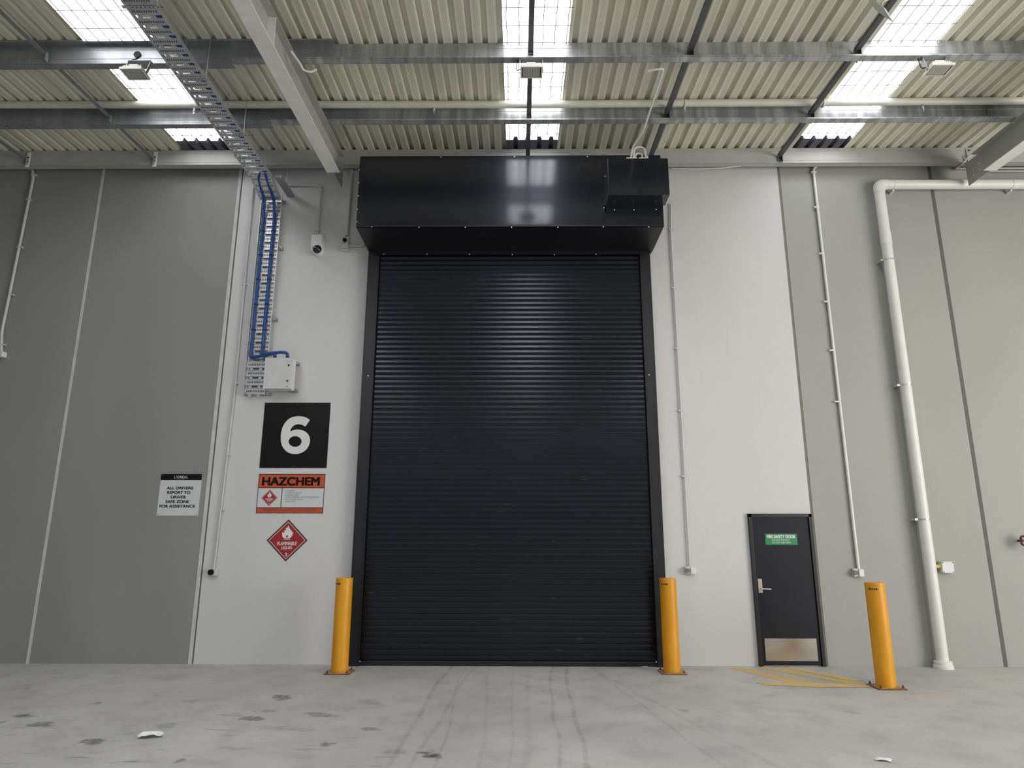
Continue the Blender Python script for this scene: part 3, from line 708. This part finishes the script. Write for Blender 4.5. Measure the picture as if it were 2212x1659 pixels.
for u in (.02, .5, .98):
    for v in (.02, .5, .98):
        if u == .5 and v == .5: continue
        screw((x0+(x1-x0)*u, -.005, z0+(z1-z0)*v), g, r=.006, mat='ink_grey')
# hazchem
tl, tr_, bl, br = W(559, 1022), W(705, 1022), W(550, 1111), W(700, 1111); x0, x1, z0, z1 = (tl.x+bl.x)/2, (tr_.x+br.x)/2, (bl.z+br.z)/2, (tl.z+tr_.z)/2
g = thing('hazard_sign', 'orange and white HAZCHEM sign below the number sign', 'sign', ((x0+x1)/2, 0, z0))
MB().box(x0, x1, -.005, 0, z0, z1).build('panel', 'sign_white', g)
w_, h_ = x1-x0, z1-z0
def rr_(u0, u1, v0, v1, y, mat, name): return rect(x0+u0*w_, x0+u1*w_, z0+v0*h_, z0+v1*h_, y, MB()).build(name, mat, g)
rr_(.013, .987, .022, .978, -.0058, 'ink', 'border'); rr_(.022, .978, .645, .963, -.0064, 'orange', 'orange_band'); rr_(.022, .978, .037, .150, -.0064, 'orange', 'orange_band')
rr_(.022, .365, .165, .630, -.0064, 'sign_white', 'white_field'); rr_(.375, .978, .165, .630, -.0064, 'sign_white', 'white_field')
text('heading', 'HAZCHEM', x0+.075*w_, x0+.905*w_, z0+.70*h_, z0+.895*h_, -.0072, 'ink', g, bold=.055)
TX = [('NO SMOKING', .56), ('NO IGNITION SOURCES', .66), ('NO NAKED FLAMES', .615), ('STORE FLAMMABLES & OXIDISERS SEPARATELY', .925), ('AVOID INHALING VAPOUR', .68), ('CONTAIN SPILLS', .58)]
for i, (s_, u) in enumerate(TX):
    v = .572-.053*i; text('instruction_text', s_, x0+.425*w_, x0+u*w_, z0+(v-.018)*h_, z0+(v+.018)*h_, -.0072, 'ink_grey', g)
text('instruction_text', 'IN EMERGENCY DIAL 111 FIRE, POLICE OR AMBULANCE', x0+.11*w_, x0+.89*w_, z0+.070*h_, z0+.118*h_, -.0072, 'ink_red', g)
def diamond(par, cx, cz, R_, y, small):
    def dia(r, yy, mat, nm): return MB().poly([(cx, yy, cz-r), (cx+r, yy, cz), (cx, yy, cz+r), (cx-r, yy, cz)]).build(nm, mat, par)
    if small: dia(R_, y, 'red', 'diamond')
    else: MB().prism([(cx, -.006, cz-R_), (cx+R_, -.006, cz), (cx, -.006, cz+R_), (cx-R_, -.006, cz)], (0, .005, 0)).build('diamond', 'darkred', par)
    dia(R_*.90, y-.0006, 'white', 'diamond_border'); dia(R_*.865, y-.0012, 'red', 'diamond_field')
    FL = [(-.19, .10), (-.24, .18), (-.275, .36), (-.225, .375), (-.16, .345), (-.185, .475), (-.115, .46), (-.09, .52), (-.125, .605), (-.07, .60), (-.03, .575), (-.02, .65), (.035, .715), (.065, .59), (.12, .545),
          (.145, .465), (.195, .485), (.215, .365), (.27, .415), (.255, .29), (.215, .19), (.15, .11), (.09, .085), (-.12, .085)]
    MB().poly([(cx+u*R_, y-.0018, cz+v*R_) for u, v in FL]).build('flame', 'white', par)
    MB().poly([(cx+u*R_, y-.0024, cz+v*R_) for u, v in [(-.02, .10), (.035, .17), (.045, .20), (.015, .195), (.012, .235), (-.015, .295), (-.02, .24), (-.06, .205), (-.08, .19), (-.05, .14)]]).build('flame_core', 'red', par)
    rect(cx-.165*R_, cx+.165*R_, cz+.03*R_, cz+.055*R_, y-.0018, MB()).build('flame_base', 'white', par)
    text('lettering', 'FLAMMABLE', cx-.47*R_, cx+.49*R_, cz-.235*R_, cz-.075*R_, y-.0018, 'white', par, bold=.028, shear=.15)
    text('lettering', 'LIQUID', cx-.25*R_, cx+.27*R_, cz-.45*R_, cz-.29*R_, y-.0018, 'white', par, bold=.028, shear=.15)
    text('lettering', '3', cx-.05*R_, cx+.055*R_, cz-.76*R_, cz-.60*R_, y-.0018, 'white', par, bold=.028)
diamond(g, x0+.193*w_, z0+.395*h_, .118*w_, -.0072, True)
c = W(620.5, 1167); R_ = (W(664.5, 1167).x-W(576.5, 1167).x)/2
g = thing('flammable_sign', 'red diamond FLAMMABLE LIQUID 3 placard, lowest of the wall signs', 'sign', (c.x, 0, c.z-R_)); diamond(g, c.x, c.z, R_, -.0065, False)
# drivers sign
tl, tr_, bl, br = W(349, 1024), W(437, 1024), W(338, 1114), W(428, 1114); x0, x1, z0, z1 = (tl.x+bl.x)/2, (tr_.x+br.x)/2, (bl.z+br.z)/2, (tl.z+tr_.z)/2; w_, h_ = x1-x0, z1-z0
g = thing('driver_notice', 'white notice with black header telling all drivers to report, on dark grey wall', 'sign', ((x0+x1)/2, 0, z0))
MB().box(x0, x1, -.005, 0, z0, z1).build('panel', 'sign_white', g)
rr_(0, 1, .852, 1, -.0056, 'sign_black', 'header')
text('header_lettering', "L'OR\u00c9AL", x0+.325*w_, x0+.665*w_, z0+.895*h_, z0+.972*h_, -.0064, 'white', g)
text('header_lettering', 'G R O U P', x0+.41*w_, x0+.59*w_, z0+.872*h_, z0+.884*h_, -.0064, 'conduit', g)
for i, (s_, a_, b_) in enumerate((('ALL DRIVERS', .175, .815), ('REPORT TO', .20, .755), ('DRIVER', .30, .665), ('SAFE ZONE', .185, .75), ('FOR ASSISTANCE', .05, .905))):
    v = .66-.1085*i; text('message_text', s_, x0+a_*w_, x0+b_*w_, z0+(v-.032)*h_, z0+(v+.032)*h_, -.0064, 'ink', g, bold=.045)
for u in (.04, .96):
    for v in (.03, .97): screw((x0+w_*u, -.006, z0+h_*v), g, r=.008, mat='ink_grey')

# ------------------------------------------------------------------ conduits, cameras, boxes on the wall
def conduit(path, r, label, clips=(), Y=-.03, name='wall_conduit', group='thin conduits on the wall', mat='conduit', box=None):
    P_ = [W(a, b, Y) if not isinstance(a, Vector) else a for a, b in path]
    g = thing(name, label, 'conduit', P_[-1], group)
    MB().tube(fillet(P_, .08), r, 12).build('tube', mat, g)
    for a, b in clips:
        q = W(a, b, Y); MB().box(q.x-r-.018, q.x+r+.022, Y-r*.9, 0, q.z-.010, q.z+.010).build('clip', mat, g)
    return g
conduit([(57, 338), (50, 354), (58, 363), (70, 366), (72, 385), (20, 640), (4, 715), (3, 762)], .022, 'white conduit on the dark grey wall at far left',
        [(73, 378), (62, 431), (43, 534), (24, 637), (5, 745)])
q = W(3, 764, -.05)
g = thing('conduit_box', 'small white box ending the far left conduit', 'box', (q.x, 0, q.z)); MB().box(q.x-.1, q.x+.055, -.09, 0, q.z-.06, q.z+.03).build('case', 'pvc', g, bevel=.01); MB().box(q.x-.1, q.x+.04, -.098, -.09, q.z-.055, q.z+.025).build('lid', 'conduit', g)
conduit([(550, 372), (506, 856), (462, 1229)], .013, 'thin pale conduit beside the left edge of the white wall', [(528, 614), (509, 828), (492, 983), (479, 1102)])
def switchbox(px0, px1, pt, pb, kx, ky, label, kr=.035):
    a = W(px0, pt, -.06); b = W(px1, pb, -.06); g = thing('isolator_switch', label, 'switch', ((a.x+b.x)/2, 0, b.z), 'isolator switches on the wall')
    MB().box(a.x, b.x, -.065, 0, b.z, a.z).build('case', 'conduit', g, bevel=.008)
    q = W(kx, ky, -.065); MB().tube([(q.x, -.064, q.z), (q.x, -.085, q.z), (q.x, -.10, q.z)], [kr, kr, kr*.8], 18).build('knob', 'black', g)
    return g
switchbox(449, 467, 1228, 1244, 456, 1236, 'pale isolator with black knob low on the white wall, left of signs', .042)
g = switchbox(739, 752, 511, 541, 745, 519, 'pale isolator with black knob left of the shutter box', .034)
for z_ in (525, 537): q = W(745, z_, -.066); MB().box(q.x-.03, q.x+.03, -.068, -.064, q.z-.003, q.z+.003).build('seam', 'ink_grey', g)
conduit([(760, 366), (749, 510)], .028, 'conduit from the eave beam down to the upper isolator')
conduit([(752, 531), (786, 531), (787, 524)], .016, 'short horizontal conduit from isolator to shutter box', mat='conduit')
conduit([(612, 400), (694, 400), (686, 509)], .014, 'bent conduit feeding the wall camera', [(677, 400), (693, 412), (690, 450), (686, 497)])
# cctv
a, b = W(673, 506, -.1), W(699, 506, -.1); zt_ = a.z; zb_ = W(686, 549, -.1).z; cx = (a.x+b.x)/2; hw = (b.x-a.x)/2
g = thing('dome_camera', 'white security dome camera on the wall left of the shutter box', 'camera', (cx, 0, zb_))
k = MB(); pts = [(cx-hw, 0, zt_), (cx-hw, 0, zb_+hw)]
pts += [(cx+hw*math.cos(PI+PI*i/12), 0, zb_+hw+hw*math.sin(PI+PI*i/12)) for i in range(13)] + [(cx+hw, 0, zt_)]
seen = []; 
for p in pts:
    if not seen or (Vector(p)-Vector(seen[-1])).length > 1e-5: seen.append(p)
def prof(y, s): return [(cx+(p[0]-cx)*s, y, (zt_+zb_)/2+(p[2]-(zt_+zb_)/2)*s) for p in seen]
rings = [prof(0, 1), prof(-.09, 1), prof(-.12, .96), prof(-.135, .86)]; nn_ = len(seen)
n0 = k.add([v for r_ in rings for v in r_])
for i in range(3):
    for j in range(nn_): q_ = (j+1) % nn_; k.face([n0+i*nn_+j, n0+(i+1)*nn_+j, n0+(i+1)*nn_+q_, n0+i*nn_+q_], True)
k.face([n0+3*nn_+j for j in reversed(range(nn_))]); k.build('body', 'pvc', g)
q = W(685, 538, -.13); k = MB(); R2 = .072
prf = [(R2*math.cos(t*PI/2/6), R2*.9*math.sin(t*PI/2/6)) for t in range(7)]
n0 = k.add([(q.x+r_*math.cos(2*PI*j/20), -.120-h_, q.z+r_*math.sin(2*PI*j/20)) for r_, h_ in prf for j in range(20)])
for i in range(6):
    for j in range(20): q_ = (j+1) % 20; k.face([n0+i*20+j, n0+i*20+q_, n0+(i+1)*20+q_, n0+(i+1)*20+j], True)
k.build('dome', 'glass_black', g)
# right-hand conduits
conduit([(1449, 440), (1449, 500), (1490, 1226)], .013, 'thin pale conduit on the white wall right of the shutter', [(1450, 497), (1455, 622), (1462, 753), (1469, 887), (1477, 1029)])
def outlet(px0, px1, pt, pb, label):
    a = W(px0, pt, -.06); b = W(px1, pb, -.06); xm_ = (a.x+b.x)/2; g = thing('wall_outlet', label, 'outlet', (xm_, 0, b.z), 'outlets at the foot of the conduits')
    MB().box(a.x, xm_-.005, -.06, 0, b.z, a.z).build('case', 'conduit', g, bevel=.012); MB().box(xm_, b.x, -.075, 0, b.z, a.z-.01).build('socket', 'pvc', g, bevel=.012)
    MB().cyl((xm_-.05, -.058, (a.z+b.z)/2), (xm_-.05, -.085, (a.z+b.z)/2), .032, 16).build('plug', 'ink_grey', g); return g
outlet(1480, 1503, 1224, 1241, 'grey outlet on the white wall right of the shutter')
conduit([(1764, 359), (1757, 364), (1758, 380), (1855, 1232)], .022, 'white conduit down the right grey wall, left of the downpipe', [(1757, 372), (1763, 448), (1774, 548), (1785, 652), (1797, 757), (1808, 868)], mat='pvc')
outlet(1843, 1867, 1228, 1246, 'grey outlet on the right grey wall, left of the downpipe')
# downpipe
Yd = -.13; rD = .078
pj = W(1906, 399, Yd); pb_ = W(2035, 1425, Yd); xd = (W(1908, 450, Yd).x+W(2026, 1380, Yd).x)/2
g = thing('downpipe', 'large white downpipe with elbow on the right grey wall', 'pipe', (xd, Yd, 0))
MB().tube(fillet([(XR-.5, Yd, pj.z), (xd, Yd, pj.z), (xd, Yd, .0)], .16, 8), rD, 24).build('pipe', 'pvc', g)
for px, py in ((1913, 527), (1913, 516)):
    pass
zc_ = W(1913, 527, Yd).z; MB().tube([(xd, Yd, zc_-.02), (xd, Yd, zc_+.18)], rD+.006, 24).build('coupling', 'pvc', g)
k = MB(); k.tube(fillet([(xd+.14, Yd, pj.z), (xd, Yd, pj.z), (xd, Yd, pj.z-.14)], .15, 8), rD+.007, 24); k.build('elbow', 'pvc', g)
for py in (562, 832, 1122):
    z_ = W(1950, py, Yd).z; k = MB(); k.tube([(xd, Yd, z_-.012), (xd, Yd, z_+.012)], rD+.005, 24); k.box(xd-rD-.05, xd-rD+.01, Yd-.01, -.0015, z_-.014, z_+.014); k.build('clamp', 'steel', g)
for px in (1930, 2185):
    x_ = W(px, 400, Yd).x; k = MB(); k.tube([(x_-.012, Yd, pj.z), (x_+.012, Yd, pj.z)], rD+.005, 24); k.box(x_-.012, x_+.012, Yd+.02, -.0015, pj.z-rD-.03, pj.z-rD+.012); k.build('clamp', 'pvc', g)
k = MB(); k.lathe((xd, Yd, 0), [(.125, 0), (.125, .04), (.115, .05), (.115, .09), (.10, .10), (.082, .105)], 20); k.build('base_collar', 'pvc', g)
# junction box
Yj = -.10; a, b = W(2034, 1213, Yj), W(2063, 1238, Yj)
g = thing('junction_box', 'white junction box on the wall right of the downpipe', 'electrical box', ((a.x+b.x)/2, 0, b.z))
MB().box(a.x, b.x, -.085, 0, b.z, a.z).build('case', 'pvc', g, bevel=.006); lid = MB().box(a.x+.0, b.x, Yj, -.086, b.z, a.z).build('lid', 'sign_white', g, bevel=.006)
for u in (.08, .92):
    for v in (.1, .9): screw((a.x+(b.x-a.x)*u, Yj, b.z+(a.z-b.z)*v), lid, r=.007, mat='ink')
MB().cyl((a.x, -.045, a.z-.07), (a.x-.075, -.045, a.z-.07), .028, 12).build('cable_gland', 'yellowbit', g)
# thin pipes under the beam at right
for py, zl, xl in ((365, 'upper', 2064), (371, 'lower', 2120)):
    p = W(xl, py-1, -.06); tag(MB().tube([(p.x, -.06, p.z), (XR-.2, -.06, p.z)], .018, 10).build('thin_pipe', 'pvc', None, p), zl+' thin white pipe under the eave beam beside the right rafter', 'pipe', 'thin pipes under the eave beam')
pth = [W(2066, 363, -.10), W(2078, 355, -.22), W(2090, 340, -.31), W(2100, 334, -.33)]
tag(MB().tube(fillet(pth, .1), .014, 10).build('bent_conduit', 'conduit', None, pth[0]), 'grey bent conduit hugging the tip of the right rafter', 'conduit')
# cable along the beam
pth = [W(1452, 364, -.27), W(1500, 365, -.27), W(1560, 363, -.27), W(1600, 359, -.265)]
tag(MB().tube(pth, .008, 8).build('slack_cable', 'cream', None, pth[0]), 'thin slack cream cable along the eave beam right of the shutter box', 'cable')
# red handwheel at the right edge
q = W(2217, 1168, -.16)
g = thing('valve_handwheel', 'dark red valve handle just entering at the right picture edge', 'valve', (q.x, -.16, q.z))
k = MB(); ring = [(q.x+.075*math.cos(a_)*(1+.12*math.cos(5*a_)), -.16, q.z+.075*math.sin(a_)*(1+.12*math.cos(5*a_))) for a_ in [2*PI*i/40 for i in range(41)]]
k.tube(ring, .016, 8, False); k.box(q.x-.07, q.x+.07, -.166, -.154, q.z-.01, q.z+.01); k.box(q.x-.01, q.x+.01, -.166, -.154, q.z-.07, q.z+.07); k.build('wheel', 'maroon', g)
MB().cyl((q.x, -.16, q.z), (q.x, 0, q.z), .018, 10).build('stem', 'strut', g)

# ------------------------------------------------------------------ bollards
def bollard(x, y, label):
    g = thing('bollard', label, 'bollard', (x, y, 0), 'yellow safety bollards'); r = .113; H = 1.21; t = .014
    MB().lathe((x, y, t), [(r, 0), (r, H-t-.03), (r+.002, H-t-.029), (r+.002, H-t-.004), (r-.004, H-t), (.02, H-t+.004)], 40).build('post', 'yellow', g)
    s = .165; k = MB(); k.box(x-s, x+s, y-s, y+s, 0.001, t-.001); k.build('base_plate_edge', 'plate_edge', g)
    MB().box(x-s+.002, x+s-.002, y-s+.002, y+s-.002, .010, t).build('base_plate', 'yellow_plate', g)
    for i in (-1, 1):
        for j in (-1, 1):
            p = Vector((x+i*.13, y+j*.13, t)); MB().lathe(p, [(.017, 0), (.017, .012), (.010, .013), (.009, .035)], 8).build('anchor_bolt', 'plate_edge', g)
    k = MB(); zz = H-.075
    for a0, a1 in ((-1.15, -.88), (-.82, -.66), (-.60, -.2)):
        for q_ in range(4):
            b0 = a0+(a1-a0)*q_/4; b1 = a0+(a1-a0)*(q_+1)/4; rr = r+.0012
            f = lambda t_, z_: (x+rr*math.sin(t_), y-rr*math.cos(t_), z_)
            k.poly([f(b0, zz-.012), f(b1, zz-.012), f(b1, zz+.012), f(b0, zz+.012)])
    k.build('label_strip', 'plate_edge', g); return g
pA = Zp(733, 1453); pB = Zp(1452, 1453); pC = Zp(1915, 1485)
b0 = bollard(pA.x, pA.y, 'yellow bollard at the left foot of the roller shutter')
dup(b0, (pB.x, pB.y, 0), 'yellow bollard at the right foot of the roller shutter')
dup(b0, (pC.x, pC.y, 0), 'yellow bollard standing forward, right of the fire door')

# ------------------------------------------------------------------ floor marks and litter
LN = [((1578, 1444), (1602, 1441), (1775, 1478), (1728, 1482)), ((1628, 1441.5), (1652, 1440), (1886, 1479), (1868, 1484)), ((1684, 1441), (1706, 1440), (1862, 1469), (1838, 1471)), ((1632, 1474), (1650, 1480), (1768, 1485), (1768, 1477)), ((1768, 1477), (1768, 1485), (1886, 1485), (1872, 1477))]
k = MB()
for ln in LN:
    zl_ = .0015+.0005*LN.index(ln); p = [Zp(a_, b_, 0) for a_, b_ in ln]; p = [Vector((v.x, v.y, zl_)) for v in p]
    if (p[1]-p[0]).cross(p[2]-p[0]).z < 0: p.reverse()
    k.poly(p)
tag(k.build('floor_marking', 'marking', None, Zp(1740, 1460)), 'worn yellow hatch lines painted on the floor before the fire door', 'floor marking')
def scrap(px, py, sx, sy, label, seed, hgt=.02, rz=0.0):
    c = Zp(px, py); r = random.Random(seed); k = MB(); N = 7; vs = []
    for j in range(N):
        for i in range(N):
            u, v = i/(N-1)-.5, j/(N-1)-.5; ed = 1-.25*r.random()*(abs(u) > .4 or abs(v) > .4)
            xx, yy = u*sx*ed, v*sy*ed; zz = .003+hgt*(.5+.5*noise.noise(Vector((u*3+seed, v*3, seed))))*(1 if abs(u) < .45 else .6)
            vs.append((c.x+xx*math.cos(rz)-yy*math.sin(rz), c.y+xx*math.sin(rz)+yy*math.cos(rz), max(zz, .002)))
    n = k.add(vs)
    for j in range(N-1):
        for i in range(N-1): a_ = n+j*N+i; k.face([a_, a_+1, a_+N+1, a_+N])
    return tag(k.build('paper_scrap', 'paper', None, c), label, 'paper', 'paper litter on the floor')
scrap(325, 1592, .22, .16, 'crumpled white paper scrap on the stained floor at lower left', 2, .05, .3)
scrap(1909, 1644, .13, .07, 'small white paper scrap at the bottom right of the floor', 5, .02, -.4)
scrap(1393, 1441, .11, .06, 'tiny white paper scrap on the floor at the right end of the shutter', 8, .008, 0)

# ------------------------------------------------------------------ light
w = bpy.data.worlds.new('world'); bpy.context.scene.world = w; w.use_nodes = True
bg = w.node_tree.nodes['Background']; bg.inputs[0].default_value = (.86, .92, 1.0, 1); bg.inputs[1].default_value = .16
def area(name, loc, tgt, sx, sy, power, col):
    l = bpy.data.lights.new(name, 'AREA'); l.shape = 'RECTANGLE'; l.size = sx; l.size_y = sy; l.energy = power; l.color = col
    o = bpy.data.objects.new(name, l); C.objects.link(o); o.location = loc
    o.rotation_euler = (Vector(tgt)-Vector(loc)).to_track_quat('-Z', 'Y').to_euler(); return o
area('open_dock_daylight', (12.8, -9.0, 3.2), (2, -1.5, 2.5), 7, 5.5, 760, (1, .97, .92))
for x_, p_ in ((-5.06, 135), (.22, 85)): area('rear_fill_strip', (x_, -11.0, 7.55), (x_, -10.9, 0), .9, 7.0, p_, (.93, .965, 1))  # added fill lamps behind the camera, doubling the modelled skylight strips
vs = bpy.context.scene.view_settings; vs.view_transform = 'Standard'; vs.look = 'None'; vs.exposure = 0.38; vs.gamma = 1.0
